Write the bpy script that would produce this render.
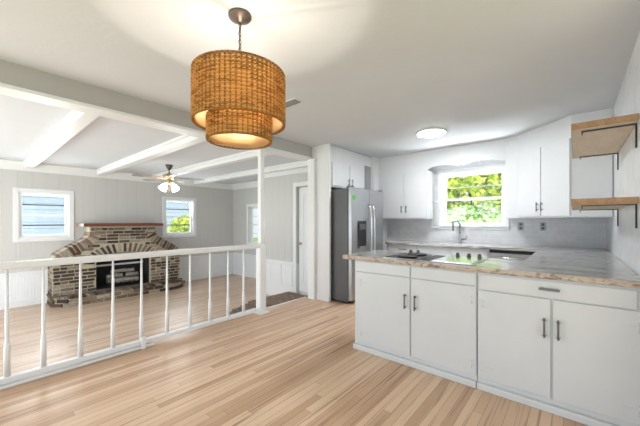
import bpy, bmesh, math, random
from mathutils import Vector, Matrix
random.seed(7)
S = bpy.context.scene
C = S.collection
PI = math.pi
for o in list(bpy.data.objects): bpy.data.objects.remove(o)

# ---------------------------------------------------------------- camera, world, sun, lights, exposure
cam = bpy.data.cameras.new('camera'); co = bpy.data.objects.new('camera', cam); C.objects.link(co)
co.location = (0, 0, 1.25); co.rotation_euler = (PI/2, 0, math.radians(40.4))
cam.sensor_width = 36; cam.lens = 36*300/640; cam.shift_y = 8/640; cam.clip_start = .02
S.camera = co
S.view_settings.view_transform = 'Standard'; S.view_settings.look = 'None'
S.view_settings.gamma = 1; S.view_settings.use_curve_mapping = False
S.view_settings.exposure = -0.25
W = bpy.data.worlds.new('world'); S.world = W; W.use_nodes = True
bg = W.node_tree.nodes['Background']; bg.inputs[0].default_value = (.86, .94, 1, 1); bg.inputs[1].default_value = 1.2
def light(name, kind, loc, rot, energy, color=(1,1,1), size=1, size_y=None):
    l = bpy.data.lights.new(name, kind); l.energy = energy; l.color = color
    if kind == 'AREA':
        l.shape = 'RECTANGLE'; l.size = size; l.size_y = size_y or size
    if kind == 'SUN': l.angle = math.radians(2)
    o = bpy.data.objects.new(name, l); C.objects.link(o); o.location = loc; o.rotation_euler = rot
    return o
light('sun', 'SUN', (0, -5, 10), (math.radians(42), 0, math.radians(35)), 9.0, (1, .96, .88))
# unseen area fills added at the open sides, outside the view
light('fill_kitchen', 'AREA', (-1.2, -2.4, 1.2), (math.radians(98), 0, 0), 42, (.82, .91, 1), 3.6, 1.8)
light('fill_family', 'AREA', (-5.2, -2.4, .8), (math.radians(100), 0, math.radians(22)), 165, (.86, .93, 1), 4.0, 2.0)
light('fill_side', 'AREA', (1.6, .6, 1.2), (math.radians(100), 0, math.radians(90)), 18, (.86, .93, 1), 2.6, 1.8)
# daylight falling in through the real windows, from just outside the glass, plus one added upward fill
light('daylight_window_4', 'AREA', (-1.32, 6.3, 2.9), (math.radians(-35), 0, 0), 130, (.93, .98, 1), 1.4, 1.0)
light('ceiling_fill_window_4', 'AREA', (-1.32, 6.3, .2), (math.radians(-145), 0, 0), 430, (.90, .96, 1), 1.6, .8)  # added lamp below the window, aimed up to brighten the back kitchen ceiling
light('daylight_window_1', 'AREA', (-8.25, .99, 1.37), (math.radians(90), 0, math.radians(-90)), 45, (.9, .96, 1), .7, .85)
light('daylight_window_2', 'AREA', (-8.25, 3.63, 1.35), (math.radians(90), 0, math.radians(-90)), 45, (.9, .97, 1), .7, .85)

# ---------------------------------------------------------------- materials
def new_mat(name):
    m = bpy.data.materials.new(name); m.use_nodes = True
    return m, m.node_tree.nodes, m.node_tree.links, m.node_tree.nodes['Principled BSDF']
def rgb(c): return (c[0], c[1], c[2], 1)
def sr(r, g, b):
    f = lambda v: ((v/255+.055)/1.055)**2.4 if v/255 > .04045 else v/255/12.92
    return (f(r), f(g), f(b))
def plain(name, col, rough=.5, metal=0, var=.06, scale=6, bump=0, bscale=60, spec=.5, coat=0):
    m, n, l, b = new_mat(name)
    tc = n.new('ShaderNodeTexCoord'); ns = n.new('ShaderNodeTexNoise'); ns.inputs['Scale'].default_value = scale
    ns.inputs['Detail'].default_value = 3
    l.new(tc.outputs['Object'], ns.inputs['Vector'])
    r = n.new('ShaderNodeValToRGB'); l.new(ns.outputs['Fac'], r.inputs[0])
    r.color_ramp.elements[0].position = .3; r.color_ramp.elements[1].position = .7
    r.color_ramp.elements[0].color = rgb([c*(1-var) for c in col]); r.color_ramp.elements[1].color = rgb([min(1, c*(1+var*.4)) for c in col])
    l.new(r.outputs[0], b.inputs['Base Color'])
    b.inputs['Roughness'].default_value = rough; b.inputs['Metallic'].default_value = metal
    b.inputs['Specular IOR Level'].default_value = spec; b.inputs['Coat Weight'].default_value = coat
    if bump:
        n2 = n.new('ShaderNodeTexNoise'); n2.inputs['Scale'].default_value = bscale; l.new(tc.outputs['Object'], n2.inputs['Vector'])
        bp = n.new('ShaderNodeBump'); bp.inputs['Strength'].default_value = bump; bp.inputs['Distance'].default_value = .01
        l.new(n2.outputs['Fac'], bp.inputs['Height']); l.new(bp.outputs[0], b.inputs['Normal'])
    return m
def emis(name, col, strength):
    m, n, l, b = new_mat(name)
    ns = n.new('ShaderNodeTexNoise'); ns.inputs['Scale'].default_value = 3
    b.inputs['Base Color'].default_value = (.9, .9, .9, 1)
    b.inputs['Emission Color'].default_value = rgb(col); b.inputs['Emission Strength'].default_value = strength
    return m
def wood_floor(name, c0, c1, c2, row=.057, length=1.0):
    m, n, l, b = new_mat(name)
    tc = n.new('ShaderNodeTexCoord'); sp = n.new('ShaderNodeSeparateXYZ'); cb = n.new('ShaderNodeCombineXYZ')
    l.new(tc.outputs['Object'], sp.inputs[0]); l.new(sp.outputs['Y'], cb.inputs['X']); l.new(sp.outputs['X'], cb.inputs['Y'])
    # random shift of every row so the joints scatter
    dv = n.new('ShaderNodeMath'); dv.operation = 'DIVIDE'; dv.inputs[1].default_value = row; l.new(sp.outputs['X'], dv.inputs[0])
    fl = n.new('ShaderNodeMath'); fl.operation = 'FLOOR'; l.new(dv.outputs[0], fl.inputs[0])
    wn = n.new('ShaderNodeTexWhiteNoise'); wn.noise_dimensions = '1D'; l.new(fl.outputs[0], wn.inputs['W'])
    ad = n.new('ShaderNodeMath'); ad.operation = 'MULTIPLY_ADD'; ad.inputs[1].default_value = 3.1; l.new(wn.outputs['Value'], ad.inputs[0]); l.new(sp.outputs['Y'], ad.inputs[2])
    l.new(ad.outputs[0], cb.inputs['X'])
    br = n.new('ShaderNodeTexBrick'); br.offset = 0; br.squash = 1
    br.inputs['Scale'].default_value = 1; br.inputs['Row Height'].default_value = row; br.inputs['Brick Width'].default_value = length
    br.inputs['Mortar Size'].default_value = .0011; br.inputs['Mortar Smooth'].default_value = .3
    br.inputs['Color1'].default_value = (0, 0, 0, 1); br.inputs['Color2'].default_value = (1, 1, 1, 1); br.inputs['Mortar'].default_value = (.5, .5, .5, 1)
    l.new(cb.outputs[0], br.inputs['Vector'])
    r = n.new('ShaderNodeValToRGB'); l.new(br.outputs['Color'], r.inputs[0])
    e = r.color_ramp.elements; e[0].position = 0; e[0].color = rgb(c0); e[1].position = 1; e[1].color = rgb(c2)
    k = e.new(.45); k.color = rgb(c1)
    # grain streaks along the planks
    mp = n.new('ShaderNodeMapping'); mp.inputs['Scale'].default_value = (.9, 42, 1); l.new(cb.outputs[0], mp.inputs[0])
    ns = n.new('ShaderNodeTexNoise'); ns.inputs['Scale'].default_value = 1; ns.inputs['Detail'].default_value = 4; ns.inputs['Distortion'].default_value = .6
    l.new(mp.outputs[0], ns.inputs['Vector'])
    r2 = n.new('ShaderNodeValToRGB'); l.new(ns.outputs['Fac'], r2.inputs[0])
    r2.color_ramp.elements[0].position = .30; r2.color_ramp.elements[0].color = (.42, .30, .23, 1)
    r2.color_ramp.elements[1].position = .44; r2.color_ramp.elements[1].color = (1, 1, 1, 1)
    mx = n.new('ShaderNodeMix'); mx.data_type = 'RGBA'; mx.blend_type = 'MULTIPLY'; mx.inputs[0].default_value = .8
    l.new(r.outputs[0], mx.inputs[6]); l.new(r2.outputs[0], mx.inputs[7])
    m2 = n.new('ShaderNodeMix'); m2.data_type = 'RGBA'; l.new(br.outputs['Fac'], m2.inputs[0]); l.new(mx.outputs[2], m2.inputs[6]); m2.inputs[7].default_value = rgb([c*.45 for c in c0])
    l.new(m2.outputs[2], b.inputs['Base Color'])
    b.inputs['Roughness'].default_value = .38; b.inputs['Specular IOR Level'].default_value = .45
    return m
def grooved(name, col, axis, step, depth=.6, width=.06, rough=.5):
    """painted boards with vertical grooves every `step` metres along `axis`"""
    m, n, l, b = new_mat(name)
    tc = n.new('ShaderNodeTexCoord'); sp = n.new('ShaderNodeSeparateXYZ'); l.new(tc.outputs['Object'], sp.inputs[0])
    d = n.new('ShaderNodeMath'); d.operation = 'DIVIDE'; d.inputs[1].default_value = step; l.new(sp.outputs[axis], d.inputs[0])
    f = n.new('ShaderNodeMath'); f.operation = 'FRACT'; l.new(d.outputs[0], f.inputs[0])
    r = n.new('ShaderNodeValToRGB'); l.new(f.outputs[0], r.inputs[0])
    e = r.color_ramp.elements; e[0].position = 0; e[0].color = (0, 0, 0, 1); e[1].position = width; e[1].color = (1, 1, 1, 1)
    bp = n.new('ShaderNodeBump'); bp.inputs['Strength'].default_value = depth; bp.inputs['Distance'].default_value = .006
    l.new(r.outputs[0], bp.inputs['Height']); l.new(bp.outputs[0], b.inputs['Normal'])
    mx = n.new('ShaderNodeMix'); mx.data_type = 'RGBA'; l.new(r.outputs[0], mx.inputs[0])
    mx.inputs[6].default_value = rgb([c*.86 for c in col]); mx.inputs[7].default_value = rgb(col); l.new(mx.outputs[2], b.inputs['Base Color'])
    b.inputs['Roughness'].default_value = rough
    return m
def tiles(name, col, grout, ax, w, h, rough=.25, rot=0, off=.5, vein=.05):
    m, n, l, b = new_mat(name)
    tc = n.new('ShaderNodeTexCoord'); sp = n.new('ShaderNodeSeparateXYZ'); l.new(tc.outputs['Object'], sp.inputs[0])
    cb = n.new('ShaderNodeCombineXYZ'); l.new(sp.outputs[ax], cb.inputs['X']); l.new(sp.outputs['Z'], cb.inputs['Y'])
    mp = n.new('ShaderNodeMapping'); mp.inputs['Rotation'].default_value = (0, 0, rot); l.new(cb.outputs[0], mp.inputs[0])
    br = n.new('ShaderNodeTexBrick'); br.offset = off; br.inputs['Scale'].default_value = 1
    br.inputs['Brick Width'].default_value = w; br.inputs['Row Height'].default_value = h; br.inputs['Mortar Size'].default_value = .0016
    br.inputs['Color1'].default_value = rgb(col); br.inputs['Color2'].default_value = rgb([c*(1-vein) for c in col]); br.inputs['Mortar'].default_value = rgb(grout)
    l.new(mp.outputs[0], br.inputs['Vector'])
    ns = n.new('ShaderNodeTexNoise'); ns.inputs['Scale'].default_value = 3; ns.inputs['Detail'].default_value = 6; ns.inputs['Distortion'].default_value = 2
    l.new(mp.outputs[0], ns.inputs['Vector'])
    r = n.new('ShaderNodeValToRGB'); l.new(ns.outputs['Fac'], r.inputs[0])
    r.color_ramp.elements[0].position = .35; r.color_ramp.elements[0].color = (.9, .9, .91, 1); r.color_ramp.elements[1].position = .6; r.color_ramp.elements[1].color = (1, 1, 1, 1)
    mx = n.new('ShaderNodeMix'); mx.data_type = 'RGBA'; mx.blend_type = 'MULTIPLY'; mx.inputs[0].default_value = 1
    l.new(br.outputs['Color'], mx.inputs[6]); l.new(r.outputs[0], mx.inputs[7]); l.new(mx.outputs[2], b.inputs['Base Color'])
    bp = n.new('ShaderNodeBump'); bp.invert = True; bp.inputs['Strength'].default_value = .3; bp.inputs['Distance'].default_value = .002
    l.new(br.outputs['Fac'], bp.inputs['Height']); l.new(bp.outputs[0], b.inputs['Normal'])
    b.inputs['Roughness'].default_value = rough
    return m
def granite(name, cols, sc, rough, bump=0):
    m, n, l, b = new_mat(name)
    tc = n.new('ShaderNodeTexCoord'); mp = n.new('ShaderNodeMapping'); mp.inputs['Scale'].default_value = sc; l.new(tc.outputs['Object'], mp.inputs[0])
    ns = n.new('ShaderNodeTexNoise'); ns.inputs['Scale'].default_value = 1; ns.inputs['Detail'].default_value = 8; ns.inputs['Roughness'].default_value = .65; ns.inputs['Distortion'].default_value = 1.2
    l.new(mp.outputs[0], ns.inputs['Vector'])
    r = n.new('ShaderNodeValToRGB'); l.new(ns.outputs['Fac'], r.inputs[0]); e = r.color_ramp.elements
    e[0].position = .25; e[0].color = rgb(cols[0]); e[1].position = .75; e[1].color = rgb(cols[-1])
    for i, c in enumerate(cols[1:-1]): k = e.new(.25+.5*(i+1)/(len(cols)-1)); k.color = rgb(c)
    l.new(r.outputs[0], b.inputs['Base Color']); b.inputs['Roughness'].default_value = rough
    if bump:
        bp = n.new('ShaderNodeBump'); bp.inputs['Strength'].default_value = bump; bp.inputs['Distance'].default_value = .02
        l.new(ns.outputs['Fac'], bp.inputs['Height']); l.new(bp.outputs[0], b.inputs['Normal'])
    return m
def island_ramp(name, cols, rough=.9, bump=.5, bscale=40, noise=.35, translucent=0):
    m, n, l, b = new_mat(name)
    g = n.new('ShaderNodeNewGeometry'); tc = n.new('ShaderNodeTexCoord')
    r = n.new('ShaderNodeValToRGB'); l.new(g.outputs['Random Per Island'], r.inputs[0]); e = r.color_ramp.elements
    r.color_ramp.interpolation = 'LINEAR'
    e[0].position = 0; e[0].color = rgb(cols[0]); e[1].position = 1; e[1].color = rgb(cols[-1])
    for i, c in enumerate(cols[1:-1]): k = e.new((i+1)/(len(cols)-1)); k.color = rgb(c)
    ns = n.new('ShaderNodeTexNoise'); ns.inputs['Scale'].default_value = bscale; ns.inputs['Detail'].default_value = 4; l.new(tc.outputs['Object'], ns.inputs['Vector'])
    r2 = n.new('ShaderNodeValToRGB'); l.new(ns.outputs['Fac'], r2.inputs[0]); r2.color_ramp.elements[0].position = .3; r2.color_ramp.elements[1].position = .65
    r2.color_ramp.elements[0].color = (.45, .45, .45, 1)
    mx = n.new('ShaderNodeMix'); mx.data_type = 'RGBA'; mx.blend_type = 'MULTIPLY'; mx.inputs[0].default_value = noise
    l.new(r.outputs[0], mx.inputs[6]); l.new(r2.outputs[0], mx.inputs[7]); l.new(mx.outputs[2], b.inputs['Base Color'])
    b.inputs['Roughness'].default_value = rough
    if bump:
        bp = n.new('ShaderNodeBump'); bp.inputs['Strength'].default_value = bump; bp.inputs['Distance'].default_value = .01
        l.new(ns.outputs['Fac'], bp.inputs['Height']); l.new(bp.outputs[0], b.inputs['Normal'])
    if translucent:
        t = n.new('ShaderNodeBsdfTranslucent'); l.new(mx.outputs[2], t.inputs[0]); ms = n.new('ShaderNodeMixShader'); ms.inputs[0].default_value = translucent
        l.new(b.outputs[0], ms.inputs[1]); l.new(t.outputs[0], ms.inputs[2]); l.new(ms.outputs[0], n['Material Output'].inputs[0])
    return m
def glass(name, tint=(1, 1, 1), refl=.12):
    m, n, l, b = new_mat(name); n.remove(b)
    t = n.new('ShaderNodeBsdfTransparent'); t.inputs[0].default_value = rgb(tint); g = n.new('ShaderNodeBsdfGlossy'); g.inputs['Roughness'].default_value = .03
    lw = n.new('ShaderNodeLayerWeight'); lw.inputs[0].default_value = .5
    pw = n.new('ShaderNodeMath'); pw.operation = 'POWER'; pw.inputs[1].default_value = 4; l.new(lw.outputs['Facing'], pw.inputs[0])
    ml = n.new('ShaderNodeMath'); ml.operation = 'MULTIPLY_ADD'; ml.inputs[1].default_value = .5; ml.inputs[2].default_value = .04; l.new(pw.outputs[0], ml.inputs[0])
    ms = n.new('ShaderNodeMixShader'); l.new(ml.outputs[0], ms.inputs[0]); l.new(t.outputs[0], ms.inputs[1]); l.new(g.outputs[0], ms.inputs[2])
    l.new(ms.outputs[0], n['Material Output'].inputs[0])
    return m
def wood_grain(name, c0, c1, sc=(2, 20, 20), rough=.5):
    return granite(name, [c0, c1, c0, c1], sc, rough)

M = {}
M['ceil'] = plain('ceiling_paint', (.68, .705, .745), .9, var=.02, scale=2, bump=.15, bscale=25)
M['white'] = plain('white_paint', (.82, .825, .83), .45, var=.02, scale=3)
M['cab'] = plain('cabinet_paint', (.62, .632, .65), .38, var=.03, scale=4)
M['gap'] = plain('cabinet_shadow_line', (.25, .25, .26), .8)
M['greigeY'] = grooved('greige_panelling_a', (.60, .59, .57), 'Y', .2)
M['greigeX'] = grooved('greige_panelling_b', (.60, .59, .57), 'X', .2)
M['beadY'] = grooved('beadboard_a', (.82, .83, .84), 'Y', .045, .8, .2)
M['beadX'] = grooved('beadboard_b', (.82, .83, .84), 'X', .045, .8, .2)
M['header'] = plain('header_greige_paint', (.47, .455, .44), .6, var=.02)
M['floor'] = wood_floor('oak_planks', sr(188, 153, 124), sr(209, 176, 148), sr(221, 192, 164), .057, 1.8)
M['floor2'] = wood_floor('oak_planks_pale', sr(192, 164, 142), sr(206, 180, 158), sr(216, 193, 173), .057, 1.8)
M['landing'] = island_ramp('dark_step_boards', [sr(98, 76, 60), sr(140, 112, 88), sr(118, 100, 84)], .5, .2)
M['tileY'] = tiles('marble_tile_right', (.84, .845, .855), (.62, .62, .63), 'Y', .6, .3, .3, math.radians(45), .5)
M['tileX'] = tiles('backsplash_tile', (.73, .73, .74), (.82, .82, .83), 'X', .15, .075, .3, 0, .5)
M['granite'] = granite('granite_top', [sr(70, 66, 66), sr(100, 96, 95), sr(205, 204, 203), sr(110, 104, 100), sr(225, 224, 223)], (1.0, 11, 11), .12)
M['granite_edge'] = granite('granite_rough_edge', [sr(84, 70, 60), sr(170, 150, 134), sr(206, 190, 174), sr(124, 104, 90), sr(222, 210, 198)], (9, 16, 16), .55, .8)
M['steel'] = plain('brushed_steel', (.42, .42, .43), .34, 1, .1, 2)
M['steel_dark'] = plain('dark_grey_steel', (.12, .12, .125), .45, .3, .1, 3)
M['pull'] = plain('dark_nickel', (.16, .16, .165), .32, 1)
M['black'] = plain('black_metal', (.015, .015, .016), .45, .2)
M['bglass'] = plain('black_glass', (.02, .02, .022), .05, 0)
M['mirror'] = plain('polished_steel', (.75, .76, .77), .14, 1)
M['bronze'] = plain('aged_bronze', (.17, .14, .12), .4, .8, .3, 20)
M['brass'] = plain('antique_brass', (.55, .42, .26), .35, .8, .2, 20)
M['blade'] = plain('fan_blade_grey', (.42, .39, .36), .4, 0, .15, 8)
M['brick'] = island_ramp('old_brick', [sr(80, 58, 46), sr(150, 132, 114), sr(60, 46, 40), sr(172, 160, 142), sr(112, 84, 64), sr(70, 60, 54), sr(92, 68, 54), sr(186, 172, 150)], .95, .6, 30, .5)
M['mortar'] = plain('mortar', sr(190, 182, 162), .95, 0, .2, 20, .5, 40)
M['slab'] = plain('hearth_slab', sr(120, 108, 96), .9, 0, .3, 10, .5, 30)
M['soot'] = plain('sooty_firebox', (.02, .02, .02), .95, 0, .3, 10, .3)
M['mantel'] = granite('mantel_wood', [sr(70, 34, 24), sr(120, 62, 42), sr(95, 48, 33)], (8, 1.5, 20), .5)
M['log'] = island_ramp('charred_log', [sr(90, 80, 74), sr(160, 150, 142), sr(60, 54, 50)], .95, 1.0, 22, .7)
M['shelf'] = granite('shelf_wood', [sr(204, 184, 160), sr(222, 206, 184), sr(212, 194, 170), sr(228, 212, 192)], (14, 2.2, 20), .55)
M['shelf_edge'] = granite('shelf_edge_wood', [sr(140, 104, 74), sr(180, 144, 108), sr(160, 122, 88), sr(188, 154, 118)], (14, 2.2, 20), .55)
M['weave'] = island_ramp('woven_seagrass', [sr(232, 186, 116), sr(250, 214, 140), sr(178, 124, 68), sr(252, 222, 156)], .7, .2, 60, .2, .65)
M['warp'] = island_ramp('dark_warp_cord', [sr(176, 124, 66), sr(208, 156, 92)], .7, 0, 60, .2, .5)
M['liner'] = island_ramp('cream_lamp_liner', [sr(250, 226, 176), sr(252, 230, 184)], .8, 0, 300, .0, .75)
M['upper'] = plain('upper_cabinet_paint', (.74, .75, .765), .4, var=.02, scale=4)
M['glass'] = glass('window_glass')
M['muntin_dark'] = plain('dark_muntin', (.07, .08, .09), .5)
M['bulb'] = emis('bulb_glow', (1, .86, .66), 60)
M['disc'] = emis('led_disc', (.94, .97, 1), 130)
M['fanbulb'] = emis('fan_light_glow', (1, .93, .82), 8)
M['vent'] = plain('vent_grey', (.30, .30, .31), .6)
M['outlet'] = plain('outlet_plastic', (.42, .42, .43), .4)
M['green'] = plain('green_sticker', (.10, .45, .08), .5)
M['leafA'] = island_ramp('leaves_yellow_green', [sr(190, 210, 90), sr(230, 235, 120), sr(140, 180, 80), sr(240, 242, 170)], .6, 0, 10, .2, .4)
M['leafB'] = island_ramp('leaves_mid_green', [sr(130, 175, 110), sr(180, 210, 130), sr(110, 150, 95), sr(215, 220, 190)], .6, 0, 10, .2, .4)
M['leafC'] = island_ramp('leaves_russet', [sr(225, 190, 165), sr(240, 220, 200), sr(190, 195, 130), sr(235, 235, 215)], .6, 0, 10, .2, .4)
M['bark'] = plain('bark', (.15, .11, .08), .9, 0, .4, 10, .6, 20)
M['grass'] = plain('grass', (.16, .28, .07), .9, 0, .4, 3)
M['siding'] = grooved('blue_siding', sr(180, 196, 222), 'Z', .2, 1, .1)

# ---------------------------------------------------------------- helpers
class MB:
    def __init__(s): s.v = []; s.f = []; s.sm = []
    def add(s, vs, fs, smooth=False):
        k = len(s.v); s.v += [tuple(v) for v in vs]; s.f += [tuple(i+k for i in f) for f in fs]; s.sm += [smooth]*len(fs); return s
    def box(s, x0, x1, y0, y1, z0, z1, mat=None):
        vs = [(x, y, z) for x in (x0, x1) for y in (y0, y1) for z in (z0, z1)]
        if mat is not None: vs = [mat @ Vector(v) for v in vs]
        fs = [(0, 1, 3, 2), (4, 6, 7, 5), (0, 4, 5, 1), (2, 3, 7, 6), (0, 2, 6, 4), (1, 5, 7, 3)]
        return s.add(vs, fs)
    def prism(s, pts, lo, hi, axis='z'):
        """pts polygon (counter-clockwise) extruded along axis"""
        def P(a, b, c): return {'z': (a, b, c), 'x': (c, a, b), 'y': (a, c, b)}[axis]
        n = len(pts); vs = [P(a, b, lo) for a, b in pts]+[P(a, b, hi) for a, b in pts]
        fs = [tuple(range(n))[::-1], tuple(range(n, 2*n))]+[(i, (i+1) % n, n+(i+1) % n, n+i) for i in range(n)]
        return s.add(vs, fs)
    def tube(s, pts, r, seg=8, closed=False, radii=None, caps=True):
        pts = [Vector(p) for p in pts]; n = len(pts); rings = []
        up0 = None
        for i, p in enumerate(pts):
            if closed: t = pts[(i+1) % n]-pts[i-1]
            else: t = pts[min(i+1, n-1)]-pts[max(i-1, 0)]
            t = t.normalized()
            if up0 is None:
                up0 = Vector((0, 0, 1)) if abs(t.z) < .9 else Vector((1, 0, 0))
            a = up0-t*up0.dot(t); a.normalize(); up0 = a; b_ = t.cross(a)
            rr = radii[i] if radii else r
            rings.append([p+(a*math.cos(q)+b_*math.sin(q))*rr for q in [2*PI*j/seg for j in range(seg)]])
        vs = [v for R in rings for v in R]; fs = []
        for i in range(n if closed else n-1):
            for j in range(seg):
                a0 = i*seg+j; a1 = i*seg+(j+1) % seg; i2 = (i+1) % n
                fs.append((a0, a1, i2*seg+(j+1) % seg, i2*seg+j))
        if not closed and caps: fs += [tuple(range(seg))[::-1], tuple(range((n-1)*seg, n*seg))]
        return s.add(vs, fs, True)
    def lathe(s, prof, cx=0, cy=0, seg=24, mat=None, square=False):
        """prof list of (r,z)"""
        vs = []; fs = []
        if square: seg = 4
        for r, z in prof:
            for j in range(seg):
                a = 2*PI*j/seg+(PI/4 if square else 0); rr = r*(math.sqrt(2) if square else 1)
                v = Vector((cx+rr*math.cos(a), cy+rr*math.sin(a), z)); vs.append(mat @ v if mat is not None else v)
        n = len(prof)
        for i in range(n-1):
            for j in range(seg): fs.append((i*seg+j, i*seg+(j+1) % seg, (i+1)*seg+(j+1) % seg, (i+1)*seg+j))
        fs += [tuple(range(seg))[::-1], tuple(range((n-1)*seg, n*seg))]
        return s.add(vs, fs, not square)
    def build(s, name, mat, parent=None, bevel=0, world=True):
        me = bpy.data.meshes.new(name)
        off = Vector((0, 0, 0))
        if parent is not None and world:
            p = parent
            while p is not None: off += p.location; p = p.parent
        me.from_pydata([tuple(Vector(v)-off) for v in s.v], [], s.f)
        me.polygons.foreach_set('use_smooth', s.sm); me.materials.append(M[mat])
        bm = bmesh.new(); bm.from_mesh(me); bmesh.ops.recalc_face_normals(bm, faces=bm.faces); bm.to_mesh(me); bm.free()
        o = bpy.data.objects.new(name, me); C.objects.link(o)
        if parent is not None: o.parent = parent
        if bevel:
            b = o.modifiers.new('bevel', 'BEVEL'); b.width = bevel; b.segments = 2; b.limit_method = 'ANGLE'; b.angle_limit = .7
        return o
def box(name, mat, x0, x1, y0, y1, z0, z1, parent=None, bevel=0):
    return MB().box(x0, x1, y0, y1, z0, z1).build(name, mat, parent, bevel)
def thing(name, label, cat, loc=(0, 0, 0), group=None):
    o = bpy.data.objects.new(name, None); C.objects.link(o); o.location = loc; o.empty_display_size = .1
    o['label'] = label; o['category'] = cat
    if group: o['group'] = group
    return o
def tag(o, label, cat, group=None, kind=None):
    o['label'] = label; o['category'] = cat
    if group: o['group'] = group
    if kind: o['kind'] = kind
    return o
def struct(o, label, cat='wall'):
    o['kind'] = 'structure'; o['label'] = label; o['category'] = cat; return o
def wall(name, mat, axis, p0, p1, u0, u1, z0, z1, holes, label):
    """a wall slab between p0 and p1 on `axis`, running u0..u1, with rectangular holes (a0,a1,b0,b1)"""
    us = sorted({u0, u1, *[h[0] for h in holes], *[h[1] for h in holes]})
    zs = sorted({z0, z1, *[h[2] for h in holes], *[h[3] for h in holes]})
    m = MB()
    for i in range(len(us)-1):
        for j in range(len(zs)-1):
            uc = (us[i]+us[i+1])/2; zc = (zs[j]+zs[j+1])/2
            if any(h[0] < uc < h[1] and h[2] < zc < h[3] for h in holes): continue
            if axis == 'x': m.box(p0, p1, us[i], us[i+1], zs[j], zs[j+1])
            else: m.box(us[i], us[i+1], p0, p1, zs[j], zs[j+1])
    return struct(m.build(name, mat), label)

# ---------------------------------------------------------------- room dimensions
CZ = 2.45            # kitchen ceiling
FZ = -.36            # family-room floor
FC = 2.36            # family-room ceiling
RX = .31             # right wall
BY = 5.45            # kitchen back wall
PX = -3.27           # railing line
FX = -7.95           # fireplace wall
NY = 4.27            # near family wall with the door
LY = 5.25            # far family wall

f = struct(MB().prism([(-3.36, -2.6), (1.8, -2.6), (1.8, BY), (-3.36, BY)], -.1, 0).build('floor', 'floor'), 'light oak plank kitchen floor', 'floor')
f = struct(MB().prism([(FX, -2.6), (-3.37, -2.6), (-3.37, LY), (FX, LY)], FZ-.1, FZ).build('floor', 'floor2'), 'pale oak plank floor of the sunken family room', 'floor')
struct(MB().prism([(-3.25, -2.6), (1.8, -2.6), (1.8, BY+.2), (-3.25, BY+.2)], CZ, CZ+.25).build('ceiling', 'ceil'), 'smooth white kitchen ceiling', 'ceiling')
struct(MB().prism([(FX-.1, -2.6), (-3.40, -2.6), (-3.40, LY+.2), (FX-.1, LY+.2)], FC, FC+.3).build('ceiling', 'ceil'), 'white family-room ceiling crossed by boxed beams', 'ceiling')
# walls
W1 = (.62, 1.36, .93, 1.80); W2 = (3.26, 4.00, .90, 1.80); W3 = (-7.16, -6.72, .62, 1.66); WK = (-1.80, -.84, 1.17, 2.08)
wall('wall_left', 'greigeY', 'x', FX-.14, FX, -2.6, LY, .27, FC, [W1, W2], 'greige panelled fireplace wall')
wall('wall_left', 'beadY', 'x', FX-.14, FX, -2.6, LY, FZ, .27, [], 'white beadboard wainscot under the fireplace wall')
wall('wall_far', 'greigeX', 'y', LY, LY+.14, FX, -5.4, .27, FC, [W3], 'greige panelled far wall of the family room')
wall('wall_far', 'beadX', 'y', LY, LY+.14, FX, -5.4, FZ, .27, [], 'white wainscot under the far family-room wall')
wall('wall_near', 'greigeX', 'y', NY, NY+.12, -5.4, -3.3, .40, FC, [(-4.25, -3.45, .40, 1.93)], 'greige panelled wall beside the white door')
wall('wall_near', 'white', 'y', NY, NY+.12, -5.4, -4.25, FZ, .40, [], 'white wainscot beside the white door')
wall('wall_near', 'greigeY', 'x', -5.4, -5.28, NY+.12, LY, FZ, FC, [], 'return wall behind the white column')
wall('wall_kitchen', 'white', 'x', -3.30, -3.18, 3.62, BY+.14, FZ, CZ, [], 'white wall behind the refrigerator alcove')
wall('wall_back', 'tileX', 'y', BY, BY+.14, -3.18, RX+.12, 0, CZ, [WK], 'kitchen back wall with grey tile backsplash')
wall('wall_right', 'tileY', 'x', RX, RX+.12, 2.2, BY, 0, CZ, [], 'kitchen right wall in marbled white tile')
struct(box('wall_kitchen', 'white', -3.18, -2.89, 3.62, 3.66, 0, CZ), 'white panel enclosing the refrigerator side', 'wall')
# step front below the railing
struct(box('trim_1', 'white', -3.40, -3.37, -2.6, 3.62, FZ, 0), 'white riser under the railing', 'trim')
# header between kitchen and family room
struct(box('trim_2', 'header', -3.40, -3.25, -2.6, 3.62, 2.275, CZ), 'greige header beam along the kitchen ceiling', 'beam')
struct(box('trim_3', 'white', -3.44, -3.235, -2.6, 3.62, 2.245, 2.275, bevel=.004), 'white strip under the header beam', 'trim')
struct(box('trim_4', 'white', -3.29, -3.15, 3.56, 3.62, 0, 2.245, bevel=.004), 'white door-side pilaster at the end of the header', 'trim')
# ceiling beams of the family room
for k, y in enumerate((-1.45, -.35, .76, 1.88, 2.95, 4.05)):
    m = MB(); m.box(FX, -3.44, y-.06, y+.06, 2.255, FC-.002); m.box(FX, -3.44, y-.09, y-.06, 2.32, FC-.002); m.box(FX, -3.44, y+.06, y+.09, 2.32, FC-.002)
    struct(m.build('trim_%d' % (5+k), 'white', bevel=.004), ['white boxed ceiling beam out of view behind the camera', 'white boxed ceiling beam just left of the view', 'leftmost white boxed ceiling beam, above the left window', 'white boxed ceiling beam above the mantel', 'white boxed ceiling beam just behind the fan', 'white boxed ceiling beam nearest the far wall'][k], 'beam')
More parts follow.
